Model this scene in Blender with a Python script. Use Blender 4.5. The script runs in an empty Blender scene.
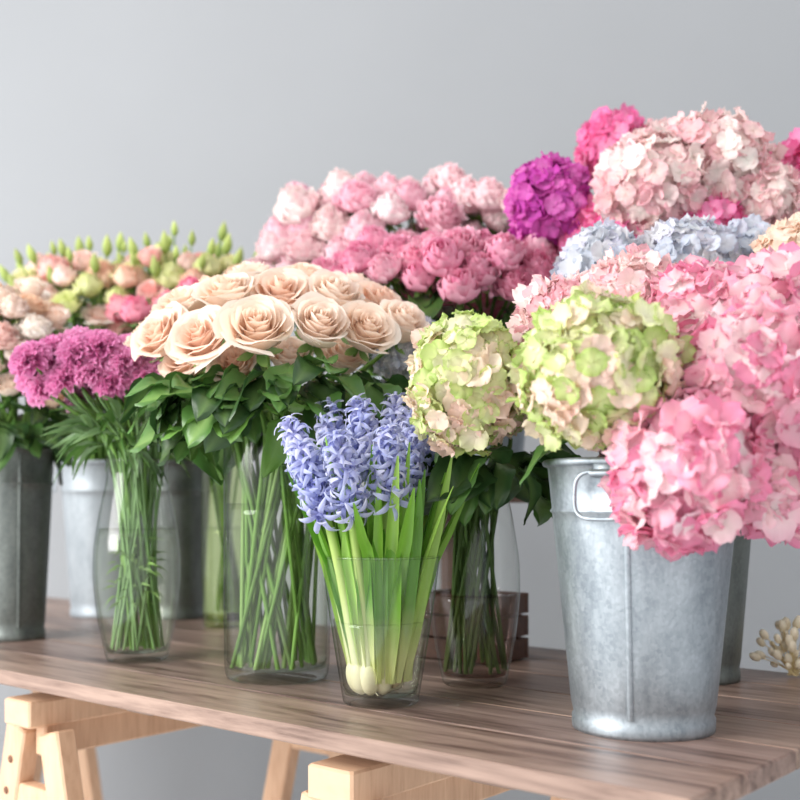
import bpy, math
import numpy as np
rng = np.random.default_rng(11)
PI = math.pi
def lin(r,g,b):
    c = np.array([r,g,b],float)/255.0
    return np.where(c<=0.04045, c/12.92, ((c+0.055)/1.055)**2.4)
def A(*v): return np.array(v,float)
def nrm(v):
    v=np.asarray(v,float); return v/(np.linalg.norm(v)+1e-12)

# ------------------------------------------------------------ mesh builder
class MB:
    def __init__(s): s.V=[];s.F=[];s.C=[];s.M=[];s.n=0
    def add(s,V,F,C,m=0):
        V=np.asarray(V,float).reshape(-1,3)
        C=np.asarray(C,float)
        if C.ndim==1: C=np.tile(C,(len(V),1))
        s.V.append(V); s.F.append(np.asarray(F)+s.n); s.C.append(C)
        s.M.append(np.full(len(F),m,int)); s.n+=len(V)
    def build(s,name,mats,smooth=True,parent=None):
        V=np.concatenate(s.V);F=np.concatenate(s.F);C=np.concatenate(s.C);M=np.concatenate(s.M)
        me=bpy.data.meshes.new(name)
        me.from_pydata(V.tolist(),[],F.tolist())
        for m in mats: me.materials.append(m)
        me.polygons.foreach_set('material_index',M.astype(np.int32))
        me.polygons.foreach_set('use_smooth',np.full(len(F),smooth))
        at=me.color_attributes.new('Col','FLOAT_COLOR','POINT')
        C4=np.ones((len(V),4),np.float32);C4[:,:3]=C
        at.data.foreach_set('color',C4.ravel())
        me.update()
        ob=bpy.data.objects.new(name,me)
        bpy.context.scene.collection.objects.link(ob)
        if parent: ob.parent=parent
        return ob
def gridF(nu,nv,closed=False):
    F=[]
    for i in range(nu-1):
        for j in range(nv if closed else nv-1):
            k=(j+1)%nv
            F.append((i*nv+j,i*nv+k,(i+1)*nv+k,(i+1)*nv+j))
    return np.array(F)
def lathe(mb,prof,c,seg,col,m=0):
    prof=np.array(prof,float); a=np.linspace(0,2*PI,seg,endpoint=False)
    V=np.stack([prof[:,0:1]*np.cos(a)+c[0],prof[:,0:1]*np.sin(a)+c[1],np.repeat(prof[:,1:2],seg,1)+c[2]],-1)
    mb.add(V,gridF(len(prof),seg,True),col,m)
def tube(mb,pts,rad,col,m=0,seg=6,col2=None):
    pts=np.asarray(pts,float);n=len(pts)
    rad=np.full(n,rad) if np.isscalar(rad) else np.asarray(rad)
    T=np.gradient(pts,axis=0);T/=np.linalg.norm(T,axis=1,keepdims=True)+1e-12
    ref=A(0,0,1) if abs(T[n//2,2])<0.8 else A(1,0,0)
    X=np.cross(T,ref);X/=np.linalg.norm(X,axis=1,keepdims=True)+1e-9
    Y=np.cross(T,X);a=np.linspace(0,2*PI,seg,endpoint=False)
    V=pts[:,None,:]+rad[:,None,None]*(np.cos(a)[None,:,None]*X[:,None,:]+np.sin(a)[None,:,None]*Y[:,None,:])
    if col2 is None: C=col
    else:
        t=np.repeat(np.linspace(0,1,n),seg)[:,None]; C=col*(1-t)+col2*t
    mb.add(V,gridF(n,seg,True),C,m)
def box(mb,c,s,col,m=0,R=None,bev=0.0):
    hx,hy,hz=[q/2 for q in s]; b=min(bev,hx*.9,hy*.9,hz*.9)
    def ring(x,y,z):
        return [(x,y-b,z),(x-b,y,z),(-x+b,y,z),(-x,y-b,z),(-x,-y+b,z),(-x+b,-y,z),(x-b,-y,z),(x,-y+b,z)]
    R4=[ring(hx-b,hy-b,-hz),ring(hx,hy,-hz+b),ring(hx,hy,hz-b),ring(hx-b,hy-b,hz)] if b>0 else [ring(hx,hy,-hz),ring(hx,hy,hz)]
    V=np.array(R4).reshape(-1,3);F=list(gridF(len(R4),8,True)[:,::1])
    for k,base in ((0,0),(1,(len(R4)-1)*8)):
        q=[(0,1,2,3),(0,3,4,7),(4,5,6,7)]
        for f in q: F.append(tuple(base+i for i in (f if k else f[::-1])))
    if R is not None: V=V@np.asarray(R).T
    mb.add(V+np.asarray(c),np.array(F),col,m)
def frame_z(n,roll=0.0):
    n=nrm(n);r=A(0,0,1) if abs(n[2])<.9 else A(1,0,0)
    x=nrm(np.cross(r,n));y=np.cross(n,x);c,s=math.cos(roll),math.sin(roll)
    return np.stack([c*x+s*y,-s*x+c*y,n],1)
def frame_y(d,up):
    d=nrm(d);x=nrm(np.cross(d,up));return np.stack([x,d,np.cross(x,d)],1)
def inst(mb,tp,M,pos,sc,ca,cb,m=0):
    V,F,t=tp;t=t[:,None]
    mb.add((V*sc)@M.T+pos,F,ca*(1-t)+cb*t,m)
def merge(parts):
    V=[];F=[];T=[];n=0
    for v,f,t in parts:
        V.append(v.reshape(-1,3));F.append(f+n);T.append(t.ravel());n+=V[-1].shape[0]
    return np.concatenate(V),np.concatenate(F),np.concatenate(T)
def jit(c,a=.08): return np.clip(c*(1+rng.normal(0,a)),0,1)

# ------------------------------------------------------------ templates
def uv(nu,nv):
    return np.meshgrid(np.linspace(0,1,nu),np.linspace(-1,1,nv),indexing='ij')
def floret(cup):
    parts=[]
    for k in range(4):
        v0=np.linspace(-1,1,7);uu=1-(1-np.linspace(0,1,7))**1.35
        u,v=np.meshgrid(uu,v0,indexing='ij')
        a=k*PI/2+rng.normal(0,.12);ph=rng.uniform(0,6);L=rng.uniform(.88,1.1)
        w=.60*np.sqrt(np.clip(1-((u-.56)/.56)**2,0,1))**1.1+.03
        w=w*(1+.05*np.sin(17*u+ph))
        x=v*w;y=u*L*(1-.05*v*v)
        ru=np.clip(np.abs(v)**1.5+u**3,0,1.4)
        z=cup*u**1.7-.12*u*v*v+.11*np.sin(4.3*v+ph)*u**1.5+.065*np.sin(10*v+5*u+2*ph)*ru+rng.normal(0,.06)*u+.04*(k%2)
        c,s=math.cos(a),math.sin(a)
        parts.append((np.stack([c*x-s*y,s*x+c*y,z],-1),gridF(7,7),np.clip(.75*u**1.2+.3*v*v*u,0,1)))
    u,v=uv(3,6);th=v*PI;r=.07*np.sin(PI*(.5+.5*u))
    parts.append((np.stack([r*np.cos(th),r*np.sin(th),.05+.07*u],-1),gridF(3,6),np.zeros_like(u)))
    return merge(parts)
FLO=[floret(c) for c in (.08,.22,.34,.46,-.06,.3,.55,.15)]
def rose(N=30,curl=.5,close=.2,rmax=.74,ruf=.02,pt=.1,h=1.3,tight=1.05,drop=.18,cj=.06,am=.88):
    parts=[]
    for i in range(N):
        s=i/(N-1);phi=i*2.3999+rng.normal(0,.12)
        u,v=uv(11,10)
        R=.06+rmax*s**tight;H=h*(1.0-drop*s**1.3+rng.normal(0,.025));a=1.5-(1.5-am)*s
        prof=np.sin(np.clip(u*1.15+.03,0,1)*PI/2)**.75
        cl=close*(1-.6*s)*rng.uniform(.75,1.2)
        r=R*prof*(1-cl*u**3)
        lip=np.clip(u-.64,0,1)/.36
        k=curl*s**.8*(1+rng.normal(0,.25))
        r=r+k*.42*lip**2
        z=H*u*(1-.13*np.abs(v)**2.4)-k*.30*lip**2.2*(.6+.4*np.abs(v))+pt*s*.3*np.exp(-(v/.25)**2)*lip
        ph=rng.uniform(0,6)
        r=r*(1+.06*v)+ruf*np.sin(5*v+ph)*lip*(.5+s)
        th=phi+a*v*(.6+.4*np.sqrt(u))
        zz=z+ruf*(np.sin(6*v+2*ph)+.5*np.sin(13*v+ph))*lip
        parts.append((np.stack([r*np.cos(th),r*np.sin(th),zz],-1),gridF(11,10),np.clip(.50*s+.42*lip+rng.normal(0,cj)+.08,0,1)))
    return merge(parts)
def sepals():
    parts=[]
    for k in range(5):
        u,v=uv(6,3);a=k*2*PI/5
        r=.12+.5*u;w=.13*np.sin(PI*(u*.85+.12));z=-.02+.22*u*u-.25*u
        c,s=math.cos(a),math.sin(a);x=v*w
        parts.append((np.stack([c*r-s*x,s*r+c*x,z],-1),gridF(6,3),u))
    u,v=uv(5,8);th=(v+1)*PI;r=.16*np.sin(PI*(.1+.6*u));
    parts.append((np.stack([r*np.cos(th),r*np.sin(th),-.22+.3*u],-1),gridF(5,8),u))
    return merge(parts)
SEP=sepals()
ROSE=[rose(28,.65,.14,.80,.025,.12,1.32),rose(26,.78,.12,.82,.03,.14,1.28),rose(26,.5,.18,.76,.02,.1,1.38)]
PEON=[rose(38,.30,.42,.92,.09,0,1.45,.62,.50,.16,.62),rose(34,.18,.5,.92,.08,0,1.5,.6,.42,.16,.62),rose(42,.45,.32,.95,.10,0,1.35,.7,.5,.16,.6)]
BUDP=[rose(20,.06,.6,.86,.05,0,1.5,.6,.35,.14,.7),rose(22,.12,.55,.88,.06,0,1.5,.6,.4,.14,.7)]
LISI=[rose(13,.7,.1,.8,.05,.1,1.2,.8),rose(12,.4,.2,.7,.05,.1,1.3,.8)]
def carn():
    parts=[];N=40
    for i in range(N):
        s=i/(N-1);phi=i*2.3999;el=(1.5-1.5*s)+rng.normal(0,.1)
        u,v=uv(6,19)
        L=.78+.22*s+rng.normal(0,.05);half=.52;ph=rng.uniform(0,6)
        rr=u*L*(1+.07*np.sign(np.sin(26*v+ph))*(u>.95))
        x=rr*np.sin(half*v)*1.3;y=rr*np.cos(half*v)
        z=.20*np.sin(6*v+ph)*u**2+.10*np.sin(14*v+2*ph)*u**3-.15*u*u
        ce,se=math.cos(el),math.sin(el)
        y2=y*ce-z*se;z2=y*se+z*ce
        c,s_=math.cos(phi),math.sin(phi)
        parts.append((np.stack([c*x-s_*y2,s_*x+c*y2,z2*.9],-1),gridF(6,19),np.clip(.2+.8*u**3+rng.normal(0,.1),0,1)))
    return merge(parts)
CARN=[carn(),carn(),carn()]
def hyf():
    parts=[]
    for k in range(6):
        u,v=uv(7,4);a=k*PI/3+rng.normal(0,.1)
        w=.155*np.sin(PI*(u*.84+.12))**.8
        r=.12+1.05*u**1.05;z=.55+.42*np.sin(PI*u*.7)-.50*u**2.6*rng.uniform(.3,1.3)-.06*v*v
        x=v*w;c,s=math.cos(a),math.sin(a)
        parts.append((np.stack([c*r-s*x,s*r+c*x,z],-1),gridF(7,4),np.clip(u*(1.15-.75*(1-np.abs(v))),0,1)))
    u,v=uv(5,7);th=v*PI;r=.10+.12*np.sin(PI*u*.9)+.03*u
    parts.append((np.stack([r*np.cos(th),r*np.sin(th),u*.75],-1),gridF(5,7),u*.2))
    return merge(parts)
HYF=[hyf() for _ in range(5)]
def leaf(wd=.34,droop=.3,wave=.03,pw=.8):
    u,v=uv(11,7);w=wd*np.sin(PI*np.clip(u,0,1)**pw)**.85+.006
    x=v*w*(1+.05*np.sin(u*40)*np.abs(v)**4)
    z=.10*np.abs(v)*np.sin(PI*u)-droop*u**2+wave*np.sin(9*u+3*v)*np.abs(v)+.014*np.sin(u*34-6*np.abs(v))*np.abs(v)
    return np.stack([x,u*(1-.1*droop),z],-1).reshape(-1,3),gridF(11,7),np.clip(1-np.abs(v)*1.6,0,1).ravel()*.8
LEAF=[leaf(),leaf(.3,.5,.05),leaf(.38,.15,.06),leaf(.33,.35,.08)]
NARL=[leaf(.07,.35,.02),leaf(.09,.6,.02)]
def bud():
    u,v=uv(8,9);th=v*PI;r=.32*np.sin(PI*u**.8)*(1+.08*np.cos(3*th+4*u))
    return np.stack([r*np.cos(th),r*np.sin(th),u*1.5],-1).reshape(-1,3),gridF(8,9),u.ravel()
BUD=bud()
def ball():
    u,v=uv(11,17);th=v*PI;p=u*PI;r=np.sin(p);
    return np.stack([r*np.cos(th),r*np.sin(th),-np.cos(p)],-1).reshape(-1,3),gridF(11,17),u.ravel()
BALL=ball()

# ------------------------------------------------------------ materials
def newmat(name):
    m=bpy.data.materials.new(name);m.use_nodes=True
    nt=m.node_tree;nt.nodes.clear();o=nt.nodes.new('ShaderNodeOutputMaterial');return m,nt,o
def mat_organic(name,rough,trans,bump=0,bscale=200,spec=.3):
    m,nt,o=newmat(name);N=nt.nodes.new;L=nt.links.new
    at=N('ShaderNodeVertexColor');at.layer_name='Col'
    tc=N('ShaderNodeTexCoord');no=N('ShaderNodeTexNoise');no.inputs['Scale'].default_value=45;no.inputs['Detail'].default_value=3
    L(tc.outputs['Object'],no.inputs['Vector'])
    hs=N('ShaderNodeHueSaturation');mr=N('ShaderNodeMapRange')
    mr.inputs['To Min'].default_value=.90;mr.inputs['To Max'].default_value=1.08
    L(no.outputs['Fac'],mr.inputs['Value']);L(mr.outputs[0],hs.inputs['Value']);L(at.outputs['Color'],hs.inputs['Color'])
    p=N('ShaderNodeBsdfPrincipled');p.inputs['Roughness'].default_value=rough
    p.inputs['Specular IOR Level'].default_value=spec
    L(hs.outputs['Color'],p.inputs['Base Color'])
    if bump:
        n2=N('ShaderNodeTexNoise');n2.inputs['Scale'].default_value=bscale;L(tc.outputs['Object'],n2.inputs['Vector'])
        b=N('ShaderNodeBump');b.inputs['Strength'].default_value=bump;b.inputs['Distance'].default_value=.001
        L(n2.outputs['Fac'],b.inputs['Height']);L(b.outputs[0],p.inputs['Normal'])
    if trans>0:
        t=N('ShaderNodeBsdfTranslucent');L(hs.outputs['Color'],t.inputs['Color'])
        mx=N('ShaderNodeMixShader');mx.inputs[0].default_value=trans
        L(p.outputs[0],mx.inputs[1]);L(t.outputs[0],mx.inputs[2]);L(mx.outputs[0],o.inputs[0])
    else: L(p.outputs[0],o.inputs[0])
    return m
PET=mat_organic('petal',.65,.38,.12,300,.25)
LEA=mat_organic('leaf',.36,.22,.35,160,.5)
STM=mat_organic('stem',.45,.12)
ORG=[PET,LEA,STM]
def mat_glass(name,c0,c1,refl,rough=.02,pw=3.0,base=.045):
    m,nt,o=newmat(name);N=nt.nodes.new;L=nt.links.new
    lw=N('ShaderNodeLayerWeight');lw.inputs['Blend'].default_value=.5
    pwn=N('ShaderNodeMath');pwn.operation='POWER';pwn.inputs[1].default_value=pw;L(lw.outputs['Facing'],pwn.inputs[0])
    mix=N('ShaderNodeMixRGB');mix.inputs[1].default_value=(*c0,1);mix.inputs[2].default_value=(*c1,1);L(pwn.outputs[0],mix.inputs[0])
    tr=N('ShaderNodeBsdfTransparent');L(mix.outputs[0],tr.inputs[0])
    gl=N('ShaderNodeBsdfGlossy');gl.inputs['Roughness'].default_value=rough
    ma=N('ShaderNodeMath');ma.operation='MULTIPLY_ADD';ma.inputs[1].default_value=refl;ma.inputs[2].default_value=base;L(pwn.outputs[0],ma.inputs[0])
    ms=N('ShaderNodeMixShader');L(ma.outputs[0],ms.inputs[0]);L(tr.outputs[0],ms.inputs[1]);L(gl.outputs[0],ms.inputs[2]);L(ms.outputs[0],o.inputs[0])
    return m
GLASS=mat_glass('clear_glass',(.975,.985,.975),(.30,.38,.34),.75,.13,5.0,.05)
GLASSG=mat_glass('green_glass',(.86,.93,.66),(.45,.55,.28),.5,.08)
WATER=mat_glass('water',(.965,.98,.940),(.68,.76,.64),.35,.05,3.0,.035)
WATERP=mat_glass('tinted_water',(.92,.84,.81),(.70,.50,.47),.25,.05)
def mat_metal(name,ca,cb,metal=.75,rough=.42):
    m,nt,o=newmat(name);N=nt.nodes.new;L=nt.links.new
    tc=N('ShaderNodeTexCoord');mp=N('ShaderNodeMapping');mp.inputs['Scale'].default_value=(1,1,.35);L(tc.outputs['Object'],mp.inputs[0])
    n1=N('ShaderNodeTexNoise');n1.inputs['Scale'].default_value=30;n1.inputs['Detail'].default_value=12;n1.inputs['Roughness'].default_value=.74
    v=N('ShaderNodeTexVoronoi');v.inputs['Scale'].default_value=230
    L(mp.outputs[0],n1.inputs['Vector']);L(tc.outputs['Object'],v.inputs['Vector'])
    ad=N('ShaderNodeMixRGB');ad.inputs[0].default_value=.14;L(n1.outputs['Fac'],ad.inputs[1]);L(v.outputs['Color'],ad.inputs[2])
    bw=N('ShaderNodeRGBToBW');L(ad.outputs[0],bw.inputs[0])
    cr=N('ShaderNodeValToRGB');cr.color_ramp.elements[0].position=.32;cr.color_ramp.elements[1].position=.68
    cr.color_ramp.elements[0].color=(*ca,1);cr.color_ramp.elements[1].color=(*cb,1);L(bw.outputs[0],cr.inputs[0])
    p=N('ShaderNodeBsdfPrincipled');p.inputs['Metallic'].default_value=metal
    mr=N('ShaderNodeMapRange');mr.inputs['To Min'].default_value=rough-.06;mr.inputs['To Max'].default_value=rough+.12
    L(bw.outputs[0],mr.inputs[0]);L(mr.outputs[0],p.inputs['Roughness'])
    b=N('ShaderNodeBump');b.inputs['Strength'].default_value=.12;b.inputs['Distance'].default_value=.001;L(bw.outputs[0],b.inputs['Height']);L(b.outputs[0],p.inputs['Normal'])
    L(cr.outputs[0],p.inputs['Base Color']);L(p.outputs[0],o.inputs[0]);return m
ZINC=mat_metal('galvanised_steel',lin(132,142,150),lin(186,195,202),.75,.42)
DARKM=mat_metal('dark_steel',lin(92,98,96),lin(130,136,132),.7,.4)
PALEM=mat_metal('pale_enamel',lin(150,160,168),lin(190,198,204),.25,.45)
def mat_wood(name,cd,cl,sc,rough=.45,p0=.30,p1=.66,bump=.35):
    m,nt,o=newmat(name);N=nt.nodes.new;L=nt.links.new
    tc=N('ShaderNodeTexCoord');mp=N('ShaderNodeMapping');mp.inputs['Scale'].default_value=sc;L(tc.outputs['Object'],mp.inputs[0])
    at=N('ShaderNodeVertexColor');at.layer_name='Col'
    of=N('ShaderNodeVectorMath');of.operation='MULTIPLY_ADD';of.inputs[1].default_value=(37,11,53)
    L(at.outputs['Color'],of.inputs[0]);L(mp.outputs[0],of.inputs[2])
    n0=N('ShaderNodeTexNoise');n0.inputs['Scale'].default_value=1.0;n0.inputs['Detail'].default_value=12;n0.inputs['Roughness'].default_value=.72;n0.inputs['Distortion'].default_value=.8
    L(of.outputs[0],n0.inputs['Vector'])
    n1=N('ShaderNodeTexNoise');n1.inputs['Scale'].default_value=5.0;n1.inputs['Detail'].default_value=6;n1.inputs['Distortion'].default_value=.3
    L(of.outputs[0],n1.inputs['Vector'])
    mm=N('ShaderNodeMath');mm.operation='MULTIPLY_ADD';mm.inputs[1].default_value=.35;L(n1.outputs['Fac'],mm.inputs[0])
    m2=N('ShaderNodeMath');m2.operation='MULTIPLY';m2.inputs[1].default_value=.65;L(n0.outputs['Fac'],m2.inputs[0]);L(m2.outputs[0],mm.inputs[2])
    cr=N('ShaderNodeValToRGB');e=cr.color_ramp.elements;e[0].position=p0;e[1].position=p1
    e[0].color=(*cd,1);e[1].color=(*cl,1)
    x=cr.color_ramp.elements.new((p0+p1)/2);x.color=(*((cd*.4+cl*.6)),1)
    L(mm.outputs[0],cr.inputs[0])
    mu=N('ShaderNodeMixRGB');mu.blend_type='MULTIPLY';mu.inputs[0].default_value=1;L(cr.outputs[0],mu.inputs[1]);L(at.outputs['Color'],mu.inputs[2])
    p=N('ShaderNodeBsdfPrincipled');p.inputs['Roughness'].default_value=rough;L(mu.outputs[0],p.inputs['Base Color'])
    b=N('ShaderNodeBump');b.inputs['Strength'].default_value=bump;b.inputs['Distance'].default_value=.0015;L(mm.outputs[0],b.inputs['Height']);L(b.outputs[0],p.inputs['Normal'])
    L(p.outputs[0],o.inputs[0]);return m
TABW=mat_wood('weathered_plank_wood',lin(84,62,54),lin(166,142,130),(1.6,19,19),.38,.38,.60,.5)
PINE=mat_wood('pine_wood',lin(196,152,120),lin(230,194,162),(4,40,4),.5)
PINEV=mat_wood('pine_wood_upright',lin(196,152,120),lin(230,194,162),(30,30,4),.5)
DKW=mat_wood('dark_wood',lin(60,36,26),lin(104,68,50),(3,30,30),.5)
def mat_plain(name,c,rough,scale=3,var=.03):
    m,nt,o=newmat(name);N=nt.nodes.new;L=nt.links.new
    tc=N('ShaderNodeTexCoord');n=N('ShaderNodeTexNoise');n.inputs['Scale'].default_value=scale;n.inputs['Detail'].default_value=6;L(tc.outputs['Object'],n.inputs[0])
    mx=N('ShaderNodeMixRGB');mx.inputs[1].default_value=(*(c*(1-var)),1);mx.inputs[2].default_value=(*(np.minimum(c*(1+var),1)),1);L(n.outputs['Fac'],mx.inputs[0])
    p=N('ShaderNodeBsdfPrincipled');p.inputs['Roughness'].default_value=rough;L(mx.outputs[0],p.inputs['Base Color']);L(p.outputs[0],o.inputs[0]);return m
WALL=mat_plain('grey_plaster',lin(165,168,172),.9)
FLOOR=mat_plain('pale_floor',lin(234,236,238),.6)

# ------------------------------------------------------------ room
W1=A(1,1,1)
mb=MB();box(mb,(0,3.36,1.5),(7,.1,3.0),W1);mb.build('wall_back',[WALL],False)
mb=MB();box(mb,(3.05,1.0,1.5),(.1,4.6,3.0),W1);mb.build('added_wall_right',[WALL],False)  # unseen wall, added so the bucket reflects darker on its right side
mb=MB();box(mb,(0,.6,-.05),(7,6,.1),W1);mb.build('floor',[FLOOR],False)

# ------------------------------------------------------------ table
P2=A(.2465,.935,0);ang=-40.2*PI/180
def place(ob): ob.location=(P2[0],P2[1],0);ob.rotation_euler=(0,0,ang)
def Lw(x,y,z=0):
    c,s=math.cos(ang),math.sin(ang);return A(P2[0]+c*x-s*y,P2[1]+s*x+c*y,z)
TZ=.75
mb=MB();D=.74;Lg=2.3;npk=6;pw=D/npk
for i in range(npk):
    t=.86+.20*rng.random();c=A(t,t*(.97+.03*rng.random()),t*(.95+.05*rng.random()))
    box(mb,(-Lg/2,pw*(i+.5),TZ-.011),(Lg,pw-.0018,.022),c,0,None,.0022)
box(mb,(-Lg/2,D/2,TZ-.0175),(Lg-.02,D-.02,.005),A(.35,.3,.28),0,None,.0005)
for x in (-.25,-.85,-1.6,-2.15): box(mb,(x,D/2,TZ-.032),(.06,D-.12,.02),A(.8,.8,.8),0,None,.002)
tb=mb.build('wooden_table',[TABW],False);place(tb)

def trestle(x0):
    e=bpy.data.objects.new('wooden_trestle',None);bpy.context.scene.collection.objects.link(e)
    place(e)
    top=TZ-.043
    mb=MB();box(mb,(x0,.36,top-.02),(.07,.70,.04),W1,0,None,.003)
    box(mb,(x0,.36,top-.066),(.028,.62,.05),A(.95,.95,.95),0,None,.003)
    mb.build('top_beam',[PINE],False,e)
    mb=MB();h=top-.041
    for y in (.05,.64):
        for sg in (-1,1):
            th=sg*.24;c,s=math.cos(th),math.sin(th);R=np.array([[c,0,-s],[0,1,0],[s,0,c]])
            ln=h/c
            box(mb,(x0+sg*(.042+math.tan(.24)*h/2),y,h/2),(.052,.032,ln-.014),A(1,1,1)*(.92+.1*rng.random()),0,R,.003)
        box(mb,(x0,y,h-.12),(.17,.024,.05),W1,0,None,.002)
        box(mb,(x0,y,.22),(.33,.024,.045),W1,0,None,.002)
    for sg in (-1,1):
        box(mb,(x0+sg*(.045+math.tan(.24)*(h-.2)),.345,.20),(.02,.56,.05),W1,0,None,.002)
    mb.build('legs',[PINEV],False,e)
    mb=MB()
    for k in range(7):
        z=h-.06-.05*k
        c=A(x0-(.042+math.tan(.24)*(h-z)),.05-.0165,z)
        tube(mb,[c+A(0,.004,0),c-A(0,.0006,0),c-A(0,.0007,0)],[.006,.006,.0001],A(.25,.15,.1),0,10)
    mb.build('peg_holes',[PINEV],True,e)
trestle(-.435);trestle(-1.08);trestle(-1.95)

# bench behind
mb=MB();bl,br,y0,y1=-1.15,.32,.77,1.13
for i in range(3):
    w=(y1-y0)/3;box(mb,((bl+br)/2,y0+w*(i+.5),1.0125),(br-bl,w-.002,.025),A(1,1,1)*(.9+.1*i/2),0,None,.002)
for x in (bl+.06,br-.06):
    for y in (y0+.035,y1-.035): box(mb,(x,y,.5),(.045,.045,1.0),W1,0,None,.003)
    box(mb,(x,(y0+y1)/2,.95),(.03,y1-y0-.1,.06),W1,0,None,.002)
bn=mb.build('wooden_display_bench',[DKW],False);place(bn)

# ------------------------------------------------------------ vessels
def bucket(name,c,z0,rb,rt,h,mat,handles=None,seam=None):
    mb=MB();t=.0015;q=lambda f:rb+(rt-rb)*f
    prof=[(0,.006),(rb-.004,.006),(rb-.002,0),(rb+.0015,0),(rb+.002,.004),(rb+.002,.014),(rb,.017)]
    for f in np.linspace(.1,.76,6): prof.append((q(f),h*f))
    prof+=[(q(.80),h*.80),(q(.805)+.0022,h*.806),(q(.81)+.0022,h*.812),(q(.82),h*.82),(q(.97),h*.97)]
    for a in np.linspace(-.5*PI,PI,9): prof.append((rt+.001+.0042*math.cos(a),h-.004+.0042*math.sin(a)))
    prof+=[(rt-t,h*.97),(q(.5)-t,h*.5),(rb-t,.02),(0,.02)]
    lathe(mb,prof,(c[0],c[1],z0),96,W1)
    if seam is not None:
        a=seam;V=[]
        for f in np.linspace(.07,.96,8):
            r=q(f)
            for d,o in ((-.0035,0),(-.0028,.0018),(.0028,.0018),(.0035,0)):
                aa=a+d/r;V.append((c[0]+(r+o)*math.cos(aa),c[1]+(r+o)*math.sin(aa),z0+h*f))
        mb.add(np.array(V),gridF(8,4),W1*1)
    ob=mb.build(name,[mat])
    if handles is not None:
        hb=MB()
        for a in handles:
            n=A(math.cos(a),math.sin(a),0);tg=A(-math.sin(a),math.cos(a),0)
            p0=A(c[0],c[1],z0+h*.93)+n*(q(.925)+.006)
            w=.030;pts=[]
            for s in np.linspace(0,1,33):
                an=PI*2*s
                x=w*np.sign(math.cos(an))*abs(math.cos(an))**.55
                y=.025*np.sign(math.sin(an))*abs(math.sin(an))**.6
                pts.append(p0+tg*x+A(0,0,y-.019)+n*(.003+.0035*(1-math.sin(an))*.6))
            tube(hb,pts,.0023,W1*.8,0,8)
            R=np.stack([tg,n,A(0,0,1)],1)
            box(hb,p0+A(0,0,.008)-n*.003,(.024,.005,.018),W1*.95,0,R,.0015)
            tube(hb,[p0+A(0,0,.004)-tg*.013+n*.002,p0+A(0,0,.004)+n*.0035,p0+A(0,0,.004)+tg*.013+n*.002],.004,W1*.9,0,8)
        hb.build('handles',[mat],True,ob)
    return ob
def vase(name,c,z0,prof,wl,gm,wm,thick=.012):
    mb=MB();P=np.array(prof,float);zz=np.linspace(0,P[-1,1],40);rr=np.interp(zz,P[:,1],P[:,0])
    k=np.array([.25,.5,.25])
    for _ in range(3): rr[1:-1]=np.convolve(rr,k,'valid')
    b=[(0,0),(rr[0]*.8,0),(rr[0]*.96,.0015)]+[(r,z+.003*(i==0)) for i,(r,z) in enumerate(zip(rr,zz))]
    lathe(mb,b,(c[0],c[1],z0),72,W1)
    R=rr[-1];H=P[-1,1]
    lathe(mb,[(R+.0018*math.cos(a)-.001,H+.0018*math.sin(a)) for a in np.linspace(0,2*PI,9)],(c[0],c[1],z0),72,W1)
    ri=lambda z:np.interp(z,zz,rr)-.003
    lathe(mb,[(ri(thick+.012),thick+.012),(ri(thick+.003)*.93,thick+.003),(ri(thick)*.75,thick),(0,thick)],(c[0],c[1],z0),72,W1)
    ob=mb.build(name,[gm])
    wb=MB();zs=np.linspace(thick+.001,wl,16)
    pr=[(0,zs[0])]+[(ri(z)*.985,z) for z in zs]+[(ri(wl)-.004,wl-.0008),(0,wl-.0008)]
    lathe(wb,pr,(c[0],c[1],z0),72,W1);wb.build('water',[wm],True,ob)
    return ob
C_HYD=A(.273,1.236);C_HY=A(-.024,1.38);C_RO=A(-.176,1.576);C_CA=A(-.419,1.753);C_LP=A(-.715,2.03)
C_V2=A(.103,1.52);C_DB=A(.415,1.576);C_PB=A(-.655,2.44);C_DB2=A(-.478,2.38);C_GV=A(-.35,2.22)
az=lambda d:d*PI/180
bucket('galvanised_bucket',C_HYD,TZ,.077,.107,.30,ZINC,[az(-124),az(56)],az(-112))
bucket('galvanised_bucket',C_DB,TZ,.068,.092,.30,DARKM,[az(0),az(180)])
bucket('dark_metal_bucket',C_LP,TZ,.056,.074,.352,DARKM,[az(200),az(20)],az(-60))
bucket('pale_metal_bucket',C_PB,TZ,.072,.095,.34,PALEM,[az(200),az(20)])
bucket('dark_metal_bucket',C_DB2,TZ,.052,.07,.34,DARKM,[az(200),az(20)])
vase('glass_vase',C_RO,TZ,[(.071,0),(.075,.01),(.076,.1),(.076,.345)],.25,GLASS,WATER,.016)
bul=[(.047,0),(.050,.012),(.062,.07),(.0685,.13),(.0675,.18),(.058,.24),(.048,.285),(.046,.30),(.050,.318)]
vase('glass_vase',C_CA,TZ,bul,.21,GLASS,WATER,.014)
vase('glass_vase',C_V2,TZ,[(r*.92,z*.95) for r,z in bul],.125,GLASS,WATERP,.014)
vase('glass_tumbler',C_HY,TZ,[(.047,0),(.0485,.01),(.055,.05),(.066,.12),(.0745,.185)],.105,GLASS,WATER,.012)
vase('green_glass_vase',C_GV,TZ,[(.045,0),(.05,.1),(.05,.33)],.2,GLASSG,WATER)

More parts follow.
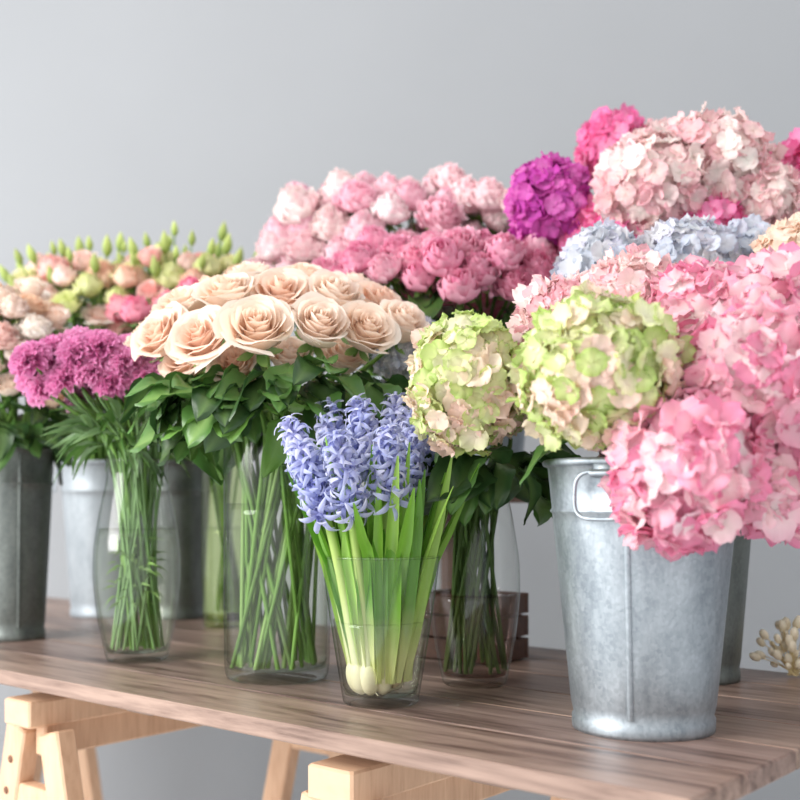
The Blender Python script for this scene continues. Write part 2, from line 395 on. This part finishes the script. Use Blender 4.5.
# ------------------------------------------------------------ plant helpers
G_D=lin(48,78,40);G_M=lin(82,124,58);G_L=lin(144,180,102);G_S=lin(112,152,72);G_Y=lin(168,196,88)
def stem(mb,head,hn,c,ztop,zbot,rm,rb,rad=.0028,col=G_S,col2=None,lo=.3,tw=None):
    d=head[:2]-c;a0=math.atan2(d[1],d[0])+rng.normal(0,.5)
    q1,q2=rng.uniform(lo,1),rng.uniform(lo,1)
    m=A(c[0]+rm*math.cos(a0)*q1,c[1]+rm*math.sin(a0)*q1,ztop)
    ab=a0+PI+rng.normal(0,.8) if tw is None else a0+rng.choice([-1,1])*rng.uniform(*tw)
    b=A(c[0]+rb*math.cos(ab)*q2,c[1]+rb*math.sin(ab)*q2,zbot)
    dr=nrm(m-b);k=m+dr*np.linalg.norm(head-m)*.45
    k2=head-np.asarray(hn)*np.linalg.norm(head-m)*.3
    t=np.linspace(0,1,9)[:,None]
    p1=(1-t)**3*head+3*(1-t)**2*t*k2+3*(1-t)*t*t*k+t**3*m
    p2=m+(b-m)*np.linspace(0,1,6)[1:,None]
    tube(mb,np.concatenate([p1,p2]),rad,jit(col,.15),2,6,None if col2 is None else col2)
def leaves(mb,c,rad,n,size,cols,zmin=-1,zmax=1,down=.4,tmpl=LEAF,hl=G_L,inner=.6,block=None):
    c=np.asarray(c,float)
    for _ in range(n):
        z=rng.uniform(zmin,zmax);a=rng.uniform(0,2*PI)
        if block is not None and abs((a-block[0]+PI)%(2*PI)-PI)<block[1]: continue
        q=math.sqrt(max(0,1-z*z))
        p=A(q*math.cos(a),q*math.sin(a),z)
        pos=c+p*np.asarray(rad)*rng.uniform(inner,1)
        d=nrm(p*A(1,1,.6)+A(0,0,-down)+rng.normal(0,.35,3))
        up=nrm(A(0,0,1)+p*.4+rng.normal(0,.35,3))
        ca=jit(cols[rng.integers(len(cols))],.18)
        inst(mb,tmpl[rng.integers(len(tmpl))],frame_y(d,up),pos,size*rng.uniform(.7,1.25),ca,ca*.6+hl*.4,1)
def fib(n,zmin=-1,zmax=1,ph=0):
    i=np.arange(n)+.5;z=zmax-(zmax-zmin)*i/n;a=i*2.39996+ph;q=np.sqrt(1-z*z)
    return np.stack([q*np.cos(a),q*np.sin(a),z],1)
def hydrangea(mb,c,R,pal,n=150,fs=.0195,sz=1.0,topc=None,core=.78):
    c=np.asarray(c,float)
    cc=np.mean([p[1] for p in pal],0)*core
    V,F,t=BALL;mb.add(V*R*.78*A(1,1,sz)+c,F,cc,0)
    lob=rng.normal(0,1,(7,3));lob/=np.linalg.norm(lob,axis=1,keepdims=True)
    for p in fib(n,-1,1,rng.uniform(0,6)):
        p=nrm(p+rng.normal(0,.05,3))
        bump=.92+.14*max(0,(lob@p).max()-.6)*2.2
        r=R*bump*rng.uniform(.84,1.06)
        nn=nrm(p+rng.normal(0,.30,3))
        k=rng.integers(len(pal))
        if topc is not None and rng.random()<.35+.5*p[2]: k=topc[rng.integers(len(topc))]
        ca,cb=pal[k];j=1+rng.normal(0,.06)
        inst(mb,FLO[rng.integers(len(FLO))],frame_z(nn,rng.uniform(0,6)),c+p*A(1,1,sz)*(r-fs*.25),fs*rng.uniform(.8,1.2),np.clip(ca*j,0,1),np.clip(cb*j,0,1),0)
PAL_PINK=[(lin(255,236,234),lin(253,190,208)),(lin(253,214,222),lin(248,164,194)),(lin(255,244,240),lin(254,212,222)),(lin(250,180,204),lin(242,144,182)),(lin(254,220,228),lin(250,178,202))]
PAL_PALE=[(lin(255,243,237),lin(253,218,220)),(lin(253,232,226),lin(249,204,211)),(lin(255,247,240),lin(252,230,228)),(lin(251,220,219),lin(246,190,201))]
PAL_GREEN=[(lin(240,240,200),lin(194,216,128)),(lin(252,242,222),lin(228,234,176)),(lin(253,234,222),lin(250,230,206)),(lin(228,236,174),lin(170,200,104)),(lin(252,228,218),lin(248,216,202)),(lin(253,236,220),lin(248,226,206))]
PAL_BLUE=[(lin(240,242,243),lin(212,218,230)),(lin(232,235,241),lin(196,206,224)),(lin(246,244,242),lin(228,228,237)),(lin(234,232,239),lin(210,210,228))]
PAL_MAG=[(lin(232,126,210),lin(208,78,176)),(lin(240,144,216),lin(220,94,190)),(lin(220,98,200),lin(192,58,168))]
PAL_HOT=[(lin(254,152,200),lin(247,100,166)),(lin(252,164,206),lin(241,116,178)),(lin(255,184,216),lin(248,134,188))]
PAL_PEACH=[(lin(255,243,231),lin(253,228,208)),(lin(254,236,220),lin(251,217,197))]
PAL_SALM=[(lin(254,232,227),lin(250,204,210)),(lin(252,218,219),lin(247,188,202)),(lin(255,241,234),lin(252,219,220))]

# ------------------------------------------------------------ hydrangeas in the zinc bucket
mb=MB()
heads=[((.2024,1.12,1.135),.080,PAL_GREEN,1,[0,3,1]),((.3513,1.12,1.122),.074,PAL_PINK,1,None),
 ((.283,1.085,1.030),.074,PAL_PINK,1,None),((.405,1.14,1.045),.078,PAL_PINK,1,None),((.412,1.21,1.192),.078,PAL_PINK,1,None),
 ((.335,1.24,1.200),.066,PAL_PINK,1,None),((.272,1.30,1.228),.066,PAL_SALM,1,None),((.200,1.34,1.220),.054,PAL_SALM,1,None),
 ((.36,1.33,1.16),.075,PAL_SALM,1,None),((.49,1.28,1.12),.075,PAL_PINK,1,None),((.27,1.24,1.12),.07,PAL_SALM,1,None)]
for c,R,pal,sz,tc in heads:
    pk=pal is PAL_PINK
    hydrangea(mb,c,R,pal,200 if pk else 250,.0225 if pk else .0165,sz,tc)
    h=A(*c);stem(mb,h,nrm(h-A(*C_HYD,.98)),C_HYD,TZ+.29,TZ+.02,.07,.06,.004)
leaves(mb,(*C_HYD,1.07),(.08,.08,.05),26,.09,[G_D,G_M],-.1,.7,.1,block=(az(-120),1.0))
mb.build('hydrangea_bouquet',ORG)

# green hydrangea + blue in glass vase
mb=MB()
for c,R,pal,sz,tc in [((.080,1.30,1.142),.071,PAL_GREEN,1.14,[0,3,1]),((.012,1.62,1.225),.05,PAL_BLUE,1,None),((.13,1.46,1.15),.06,PAL_GREEN,1,None)]:
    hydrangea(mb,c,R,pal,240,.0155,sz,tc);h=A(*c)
    for k in range(2): stem(mb,h,nrm(h-A(*C_V2,.98)),C_V2,TZ+.27,TZ+.03,.035,.035,.0032,G_S*.6)
for k in range(22):
    a=k*.9;h=A(C_V2[0]+.05*math.cos(a),C_V2[1]+.05*math.sin(a),1.09)
    stem(mb,h,A(0,0,1),C_V2,TZ+.27,TZ+.02,.038,.044,.003,G_S*.42,None,.6,(1.2,2.4))
leaves(mb,(.125,1.45,1.06),(.085,.08,.035),40,.085,[G_D,G_D,G_M],-.8,.4,.35)
leaves(mb,(.02,1.58,1.14),(.06,.05,.05),12,.07,[G_D,G_M],-.6,.6,.3)
mb.build('hydrangea_bouquet',ORG)

# blue/peach hydrangeas in dark bucket
mb=MB()
for c,R,pal in [((.290,1.56,1.318),.070,PAL_BLUE),((.405,1.54,1.325),.072,PAL_BLUE),((.50,1.60,1.345),.062,PAL_BLUE),((.525,1.46,1.318),.056,PAL_PEACH),((.35,1.64,1.33),.062,PAL_BLUE)]:
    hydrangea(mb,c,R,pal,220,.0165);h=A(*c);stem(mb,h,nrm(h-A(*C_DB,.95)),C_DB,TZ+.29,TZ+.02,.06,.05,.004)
leaves(mb,(*C_DB,1.18),(.10,.09,.07),30,.10,[G_D,G_M],-.6,.6,.3)
mb.build('hydrangea_bouquet',ORG)

# back hydrangeas on bench
C_B1=A(.47,1.83)
bucket('galvanised_bucket',C_B1,1.025,.062,.082,.22,ZINC)
mb=MB()
for c,R,pal in [((.398,1.72,1.492),.092,PAL_PALE),((.490,1.74,1.520),.096,PAL_PALE),((.555,1.72,1.47),.066,PAL_PALE),((.365,1.76,1.425),.070,PAL_HOT),
  ((.247,1.80,1.490),.072,PAL_MAG),((.376,1.95,1.625),.064,PAL_HOT),((.665,1.80,1.515),.078,PAL_HOT),((.655,1.78,1.45),.062,PAL_HOT),((.468,1.72,1.425),.066,PAL_HOT),((.31,1.80,1.44),.06,PAL_HOT),((.46,1.93,1.60),.066,PAL_PALE)]:
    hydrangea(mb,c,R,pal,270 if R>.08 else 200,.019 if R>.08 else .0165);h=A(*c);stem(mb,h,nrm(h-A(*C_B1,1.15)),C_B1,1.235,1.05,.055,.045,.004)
leaves(mb,(.5,1.84,1.38),(.16,.08,.07),46,.10,[G_D,G_M],-.7,.6,.25)
mb.build('hydrangea_bouquet',ORG)

# ------------------------------------------------------------ peonies
def headset(mb,pts,c,ztop,zbot,r,tm,pals,size,fd=0.3,rad=.003,foc=.2,sep=True,rb=None):
    for p in pts:
        p=np.asarray(p,float)
        n=nrm(nrm(p-A(c[0],c[1],ztop-foc))+A(0,-fd,0)+rng.normal(0,.10,3))
        s=size*rng.uniform(.86,1.14);ca,cb=pals[rng.integers(len(pals))]
        base=p-n*s*.6
        inst(mb,tm[rng.integers(len(tm))],frame_z(n,rng.uniform(0,6)),base,s,jit(ca,.04),jit(cb,.04),0)
        if sep: inst(mb,SEP,frame_z(n,rng.uniform(0,6)),base,s*1.1,G_M,G_L,1)
        stem(mb,base-n*s*.1,n,c,ztop,zbot,r,(rb or r),rad)
def domepts(c,rad,n,zmin,ph=0,j=.06):
    P=fib(n,zmin,.98,ph);P=P*(1+rng.normal(0,j,(n,1)));return np.asarray(c)+P*np.asarray(rad)
PP=[(lin(250,196,212),lin(255,232,236)),(lin(251,206,216),lin(255,241,240)),(lin(247,186,206),lin(253,222,231)),(lin(252,216,221),lin(255,246,242))]
PD=[(lin(238,146,184),lin(251,202,220)),(lin(234,136,176),lin(248,190,212)),(lin(242,158,190),lin(253,214,227))]
C_P1=A(.0,2.20)
bucket('galvanised_bucket',C_P1,1.025,.06,.08,.22,ZINC)
mb=MB()
headset(mb,domepts((-.005,2.12,1.465),(.225,.14,.145),64,-.4,0,.09),C_P1,1.235,1.05,.055,PEON,PP,.043,.45)
headset(mb,[(-.27,2.1,1.44),(-.235,2.05,1.475),(-.18,2.05,1.52),(.16,2.0,1.555),(.21,1.98,1.54),(.12,2.02,1.56),(-.25,2.12,1.41),(-.13,2.06,1.555)],C_P1,1.235,1.05,.055,PEON,PP,.042,.45)
leaves(mb,(0,2.15,1.42),(.2,.10,.08),50,.10,[G_D,G_M],-.9,.4,.3)
mb.build('peony_bouquet',ORG)
C_P2=A(.175,2.06)
bucket('galvanised_bucket',C_P2,1.025,.05,.066,.18,ZINC)
mb=MB()
headset(mb,domepts((.062,1.84,1.362),(.195,.12,.07),48,-.45,1.,.09),C_P2,1.195,1.05,.045,PEON+BUDP,PD,.037,.45)
leaves(mb,(.07,1.88,1.32),(.19,.11,.06),80,.085,[G_D,G_D,G_M],-.9,.2,.3)
mb.build('peony_bouquet',ORG)

# ------------------------------------------------------------ roses
RP=[(lin(249,218,194),lin(255,243,231)),(lin(247,210,186),lin(255,238,225)),(lin(251,224,204),lin(255,246,237))]
mb=MB()
rp=[((-.187,1.44,1.228),.050),((-.265,1.470,1.220),.046),((-.108,1.46,1.236),.045),((-.046,1.49,1.234),.043),((-.335,1.54,1.234),.043),((.002,1.55,1.252),.042),
 ((-.240,1.53,1.288),.045),((-.167,1.54,1.292),.046),((-.0945,1.56,1.292),.045),((-.313,1.59,1.284),.044),((-.030,1.63,1.294),.043),((-.224,1.63,1.326),.045),
 ((-.147,1.64,1.328),.045),((-.29,1.69,1.322),.043),((-.072,1.70,1.326),.043),((-.18,1.75,1.335),.043),((-.25,1.79,1.30),.042),((-.10,1.79,1.29),.042),((-.37,1.63,1.245),.040),
 ((-.225,1.49,1.188),.036),((-.15,1.50,1.198),.036),((-.08,1.53,1.203),.036),((-.30,1.54,1.198),.036),((-.36,1.70,1.28),.04),((.0,1.70,1.27),.04)]
for i,(p,s) in enumerate(rp):
    p=A(*p);n=nrm(nrm(p-A(*C_RO,1.02))+A(0,-.62,.0)+rng.normal(0,.09,3));ca,cb=RP[i%3]
    base=p-n*s*.68
    inst(mb,ROSE[i%3],frame_z(n,rng.uniform(0,6)),base,s*1.02,ca,cb,0)
    inst(mb,SEP,frame_z(n,0),base,s*1.1,G_M,G_L,1)
    stem(mb,base,n,C_RO,TZ+.33,TZ+.02,.068,.069,.0036,G_S if i%2 else G_L*.8,None,.55,(.8,2.1))
for k in range(24):
    a=k*2.4;h=A(C_RO[0]+.08*math.cos(a),C_RO[1]+.08*math.sin(a),1.18);stem(mb,h,A(0,0,1),C_RO,TZ+.33,TZ+.02,.069,.070,.0032,G_S if k%3 else G_L*.8,None,.6,(.7,1.9))
leaves(mb,(-.18,1.565,1.165),(.17,.14,.085),120,.072,[G_D,G_M,G_M,lin(68,106,50)],-.75,.3,.4)
leaves(mb,(-.19,1.54,1.12),(.10,.10,.035),30,.07,[G_M,lin(98,140,62)],-.4,.6,.3)
for p,d,s in [((-.275,1.49,1.115),(-1,-.2,-.35),.10),((-.27,1.47,1.15),(-1,-.3,-.1),.085),((-.235,1.455,1.14),(-.5,-.5,-.7),.085),((-.12,1.46,1.15),(.4,-.6,-.4),.075)]:
    inst(mb,LEAF[2],frame_y(A(*d),A(0,-.45,1)),A(*p),s,G_M,G_L,1)
mb.build('rose_bouquet',ORG)

# ------------------------------------------------------------ carnations
CP=[(lin(214,104,174),lin(246,180,218)),(lin(206,94,166),lin(240,164,208)),(lin(222,120,184),lin(250,200,228))]
mb=MB()
headset(mb,domepts((-.475,1.72,1.207),(.100,.085,.062),30,-.45,.5,.1),C_CA,TZ+.30,TZ+.02,.036,CARN,CP,.031,.5,.0022,.12,True,.042)
for k in range(30):
    h=A(C_CA[0]+rng.normal(-.02,.05),C_CA[1]+rng.normal(0,.04),1.17);stem(mb,h,nrm(h-A(*C_CA,1.0)),C_CA,TZ+.30,TZ+.02,.041,.044,.0021,lin(130,166,108),None,.4,(.8,2.2))
leaves(mb,(-.44,1.735,1.11),(.06,.05,.05),60,.07,[G_M,lin(120,152,104)],-.8,.6,-.4,NARL)
leaves(mb,(-.42,1.75,.89),(.035,.035,.08),70,.026,[G_L,lin(140,176,100)],-.9,.9,-.3,NARL)
mb.build('carnation_bouquet',ORG)

# ------------------------------------------------------------ far left bouquets
mb=MB()
LP=[(lin(251,228,210),lin(255,243,234)),(lin(248,208,198),lin(253,231,224)),(lin(253,240,226),lin(255,249,243)),(lin(242,208,178),lin(251,228,206)),(lin(253,242,230),lin(255,250,245))]
headset(mb,domepts((-.715,1.99,1.255),(.105,.09,.135),50,-.5,.3),C_LP,TZ+.34,TZ+.03,.05,ROSE+PEON,LP,.032,.45)
leaves(mb,(-.715,2.0,1.15),(.10,.09,.05),60,.075,[G_D,G_M],-.7,.4,.4)
mb.build('ranunculus_bouquet',ORG)
XP=[(lin(250,206,182),lin(254,230,212)),(lin(248,184,180),lin(253,214,208)),(lin(232,234,170),lin(250,246,214)),(lin(220,230,154),lin(242,243,196)),(lin(252,216,206),lin(255,234,228))]
def lis(c,rad,n,vc,ph):
    mb=MB()
    headset(mb,domepts(c,rad,n,-.4,ph,.12),vc,TZ+.33,TZ+.03,.05,LISI+BUDP+PEON[:1],XP,.034,.4)
    for p in domepts(np.asarray(c)+A(0,0,.02),np.asarray(rad)*A(1.05,1.05,1.15),34,.1,ph+1,.08):
        nn=nrm(p-A(vc[0],vc[1],1.1));q=jit(lin(216,226,148),.1)
        inst(mb,BUD,frame_z(nn),p,.026*rng.uniform(.7,1.3),lin(150,180,94),q,0);stem(mb,p,nn,vc,TZ+.33,TZ+.03,.05,.045,.0016)
    leaves(mb,np.asarray(c)-A(0,0,.07),np.asarray(rad)*A(1,1,.8),50,.07,[G_D,G_M,G_L*.8],-.7,.4,.2)
    mb.build('lisianthus_bouquet',ORG)
lis((-.66,2.36,1.395),(.165,.11,.11),58,C_PB,.2)
lis((-.44,2.33,1.405),(.16,.11,.11),58,C_DB2,1.7)
mb=MB()
HP=[(lin(240,124,162),lin(250,178,196)),(lin(240,144,168),lin(251,194,200))]
headset(mb,[(-.475,1.98,1.345),(-.43,2.06,1.365),(-.38,2.02,1.38),(-.52,2.06,1.36),(-.36,2.14,1.37),(-.44,2.16,1.38)],C_GV,TZ+.32,TZ+.03,.035,BUDP+PEON[:1],HP,.036)
for k in range(12):
    h=A(C_GV[0]+rng.normal(-.03,.05),C_GV[1]+rng.normal(0,.04),1.25);stem(mb,h,A(0,0,1),C_GV,TZ+.32,TZ+.03,.035,.035,.003,G_L)
leaves(mb,(-.40,2.14,1.25),(.12,.1,.1),70,.09,[G_D,G_M],-.8,.8,.2)
mb.build('peony_bouquet',ORG)

# ------------------------------------------------------------ hyacinths
mb=MB()
HB=[(lin(164,168,220),lin(216,222,246)),(lin(152,158,216),lin(206,214,243)),(lin(182,184,226),lin(230,232,249))]
def ribbon(mb,pts,w,side,ca,cb,fold=.25,t0=.22,t1=.38):
    pts=np.asarray(pts);n=len(pts);T=np.gradient(pts,axis=0);T/=np.linalg.norm(T,axis=1,keepdims=True)
    X=side-T*(T@side)[:,None];X/=np.linalg.norm(X,axis=1,keepdims=True);Nn=np.cross(X,T)
    v=np.linspace(-1,1,7)
    V=pts[:,None]+X[:,None]*(w[:,None]*v)[:,:,None]+Nn[:,None]*(w[:,None]*(v**2)*fold*2)[:,:,None]
    t=np.repeat(np.linspace(0,1,n),7)[:,None];t=np.clip((t-t0)/t1,0,1)
    vv=np.tile(1+.09*np.cos(v*14),n)[:,None]
    mb.add(V,gridF(n,7),np.clip((ca*(1-t)+cb*t)*vv,0,1),1)
WH=lin(232,230,194)
def hy(tip,L=.085,R=.020):
    tip=A(*tip);d2=(tip[:2]-C_HY);bb=A(C_HY[0]+d2[0]*.32,C_HY[1]+d2[1]*.32,TZ+.036)
    ax=nrm(A(d2[0]*1.1,d2[1]*1.1,.30)+A(rng.normal(0,.02),0,0));bot=tip-ax*L*.5
    t=np.linspace(0,1,14)[:,None];ctrl=bb+A(0,0,.13)+A(d2[0]*.25,d2[1]*.25,0)
    p=(1-t)**2*bb+2*(1-t)*t*ctrl+t*t*bot
    tube(mb,p[:7],np.linspace(.0078,.0068,7),WH,2,8,lin(188,206,124))
    tube(mb,p[6:],np.linspace(.0068,.0055,8),lin(188,206,124),2,8,lin(140,178,80))
    tube(mb,[bot,tip,tip+ax*L*.42],[.0055,.0045,.003],lin(150,172,150),2,6)
    inst(mb,BALL,frame_z(nrm(p[2]-p[0])),bb,A(.0125,.0125,.022),lin(242,230,200),lin(234,232,200),2)
    nf=26
    for i in range(nf):
        f=(i+.5)/nf;a=i*2.39996+rng.normal(0,.2);el=-.3+1.5*f**2.4
        M=frame_z(ax);d=M@A(math.cos(a)*math.cos(el),math.sin(a)*math.cos(el),math.sin(el))
        pos=bot+ax*L*f*.95
        ca,cb=HB[rng.integers(3)];j=1+rng.normal(0,.06)
        inst(mb,HYF[i%5],frame_z(nrm(d+rng.normal(0,.2,3)),rng.uniform(0,3)),pos,R*(1.0-.28*f)*rng.uniform(.85,1.15),np.clip(ca*j,0,1),np.clip(cb*j,0,1),0)
for tp in [(-.120,1.35,1.060),(-.088,1.42,1.082),(-.066,1.29,1.034),(-.045,1.38,1.086),(-.014,1.31,1.046),(.012,1.38,1.064),(.036,1.42,1.042),(-.007,1.45,1.095),(-.104,1.31,1.030)]:
    hy(tp,.078*rng.uniform(.95,1.15),.0225)
GC=[lin(120,172,60),lin(140,190,72),lin(98,152,50),lin(160,202,92)]
def strap(d,rb,H,out,mo,wr):
    b=A(*C_HY,TZ+.03)+d*rb
    mid=A(*C_HY,TZ+.15)+d*(rb+mo);tip=A(*C_HY,TZ+.04+H)+d*out
    t=np.linspace(0,1,16)[:,None];ctrl=2*mid-.5*(b+tip)
    pts=(1-t)**2*b+2*(1-t)*t*ctrl+t*t*tip
    rr=np.linalg.norm(pts[:,:2]-C_HY,axis=1);mx=np.interp(pts[:,2]-TZ,[0,.05,.12,.185,.2,.5],[.038,.044,.056,.066,.076,1])
    sc=np.minimum(1,mx/(rr+1e-6));pts[:,:2]=C_HY+(pts[:,:2]-C_HY)*sc[:,None]
    tt=t[:,0];w=.0092*(np.clip(tt*2.0+.45,0,1))*np.clip((1-tt)*4.0,0.04,1)**.6*wr
    sd=nrm(np.cross(A(0,0,1),d)+rng.normal(0,.35,3))
    ribbon(mb,pts,w,sd,lin(222,226,160),jit(GC[rng.integers(4)],.08),.3,rng.uniform(.0,.15),.3)
for k in range(50):
    a=k*2.39996;q=math.sqrt((k+.5)/50)
    strap(A(math.cos(a),math.sin(a),0),.006+.032*q,rng.uniform(.21,.31)-.02*q,(.03+.085*q)*rng.uniform(.8,1.2),.012+.008*q,rng.uniform(.75,1.25))
for a,H,out in [(188,.235,.10),(200,.25,.12),(212,.20,.095),(224,.215,.085),(238,.19,.075),(170,.25,.12),(252,.185,.06),(268,.20,.05),(288,.215,.055),(306,.24,.08),(330,.27,.10),(345,.26,.125)]:
    strap(A(math.cos(az(a)),math.sin(az(a)),0),.034,H,out,.024,1.05)
for k in range(9):
    a=k*2.39996;q=.031*math.sqrt((k+.5)/9)
    ps=A(C_HY[0]+q*math.cos(a),C_HY[1]+q*math.sin(a),TZ+.030+.016*rng.random())
    inst(mb,BALL,frame_z(nrm(A(math.cos(a)*.6,math.sin(a)*.6,1))),ps,A(.0095,.0095,.017),lin(216,190,146),lin(244,236,210),2)
    for _ in range(4):
        e=ps+A(rng.normal(0,.006),rng.normal(0,.006),-.014);tube(mb,[ps-A(0,0,.008),(ps+e)/2+rng.normal(0,.002,3),e],.0005,lin(240,232,206),2,4)
mb.build('hyacinth_bunch',ORG)

# ------------------------------------------------------------ crate, dried flowers
mb=MB();c0=A(.115,1.775)
for z in (TZ+.018,TZ+.054,TZ+.09):
    box(mb,(0,-.05,z),(.15,.008,.032),W1,0,None,.001);box(mb,(0,.05,z),(.15,.008,.032),W1,0,None,.001)
    box(mb,(-.071,0,z),(.008,.09,.032),W1,0,None,.001);box(mb,(.071,0,z),(.008,.09,.032),W1,0,None,.001)
for x in (-.06,.06):
    for y in (-.04,.04): box(mb,(x,y,TZ+.052),(.014,.012,.104),W1,0,None,.001)
box(mb,(0,0,TZ+.006),(.14,.09,.006),W1)
ob=mb.build('wooden_crate',[mat_wood('crate_wood',lin(56,32,24),lin(104,66,46),(10,30,30))],False);ob.location=(c0[0],c0[1],0);ob.rotation_euler=(0,0,ang)
mb=MB();db=Lw(-.175,.70,TZ+.003)
for k in range(40):
    a=rng.uniform(0,2*PI);e=db+A(math.cos(a)*rng.uniform(.01,.055),math.sin(a)*rng.uniform(.005,.022),rng.uniform(.010,.08))
    t=np.linspace(0,1,6)[:,None];m=db+(e-db)*.5+A(0,0,.01)
    s0=db+rng.normal(0,.004,3)*A(1,1,0)
    tube(mb,(1-t)**2*s0+2*(1-t)*t*m+t*t*e,.0008,lin(220,200,150),2,5)
    inst(mb,BALL,frame_z(e-db),e,A(.006,.006,.009)*rng.uniform(.6,1.1),lin(244,232,204),lin(253,246,230),0)
mb.build('dried_flower_bunch',ORG)

# ------------------------------------------------------------ lights, camera
w=bpy.data.worlds.new('World');bpy.context.scene.world=w;w.use_nodes=True
bg=w.node_tree.nodes['Background'];bg.inputs[0].default_value=(1,.998,.995,1);bg.inputs[1].default_value=1.2
def area(name,loc,tgt,size,en,col=(1,1,1)):
    l=bpy.data.lights.new(name,'AREA');l.shape='RECTANGLE';l.size=size[0];l.size_y=size[1];l.energy=en;l.color=col
    o=bpy.data.objects.new(name,l);bpy.context.scene.collection.objects.link(o);o.location=loc
    from mathutils import Vector
    o.rotation_euler=(Vector(tgt)-Vector(loc)).to_track_quat('-Z','Y').to_euler();return o
area('window_light',(-2.5,.3,2.0),(0,1.6,1.05),(1.6,1.8),118,(1,.985,.965))
cam=bpy.data.cameras.new('camera');co=bpy.data.objects.new('camera',cam);bpy.context.scene.collection.objects.link(co)
co.location=(0,0,1.005);co.rotation_euler=(PI/2,0,0);cam.sensor_width=36;cam.lens=49.5;cam.shift_y=.125;cam.clip_start=.02
cam.dof.use_dof=True;cam.dof.focus_distance=1.33;cam.dof.aperture_fstop=3.6
bpy.context.scene.camera=co
bpy.context.scene.view_settings.view_transform='Standard'
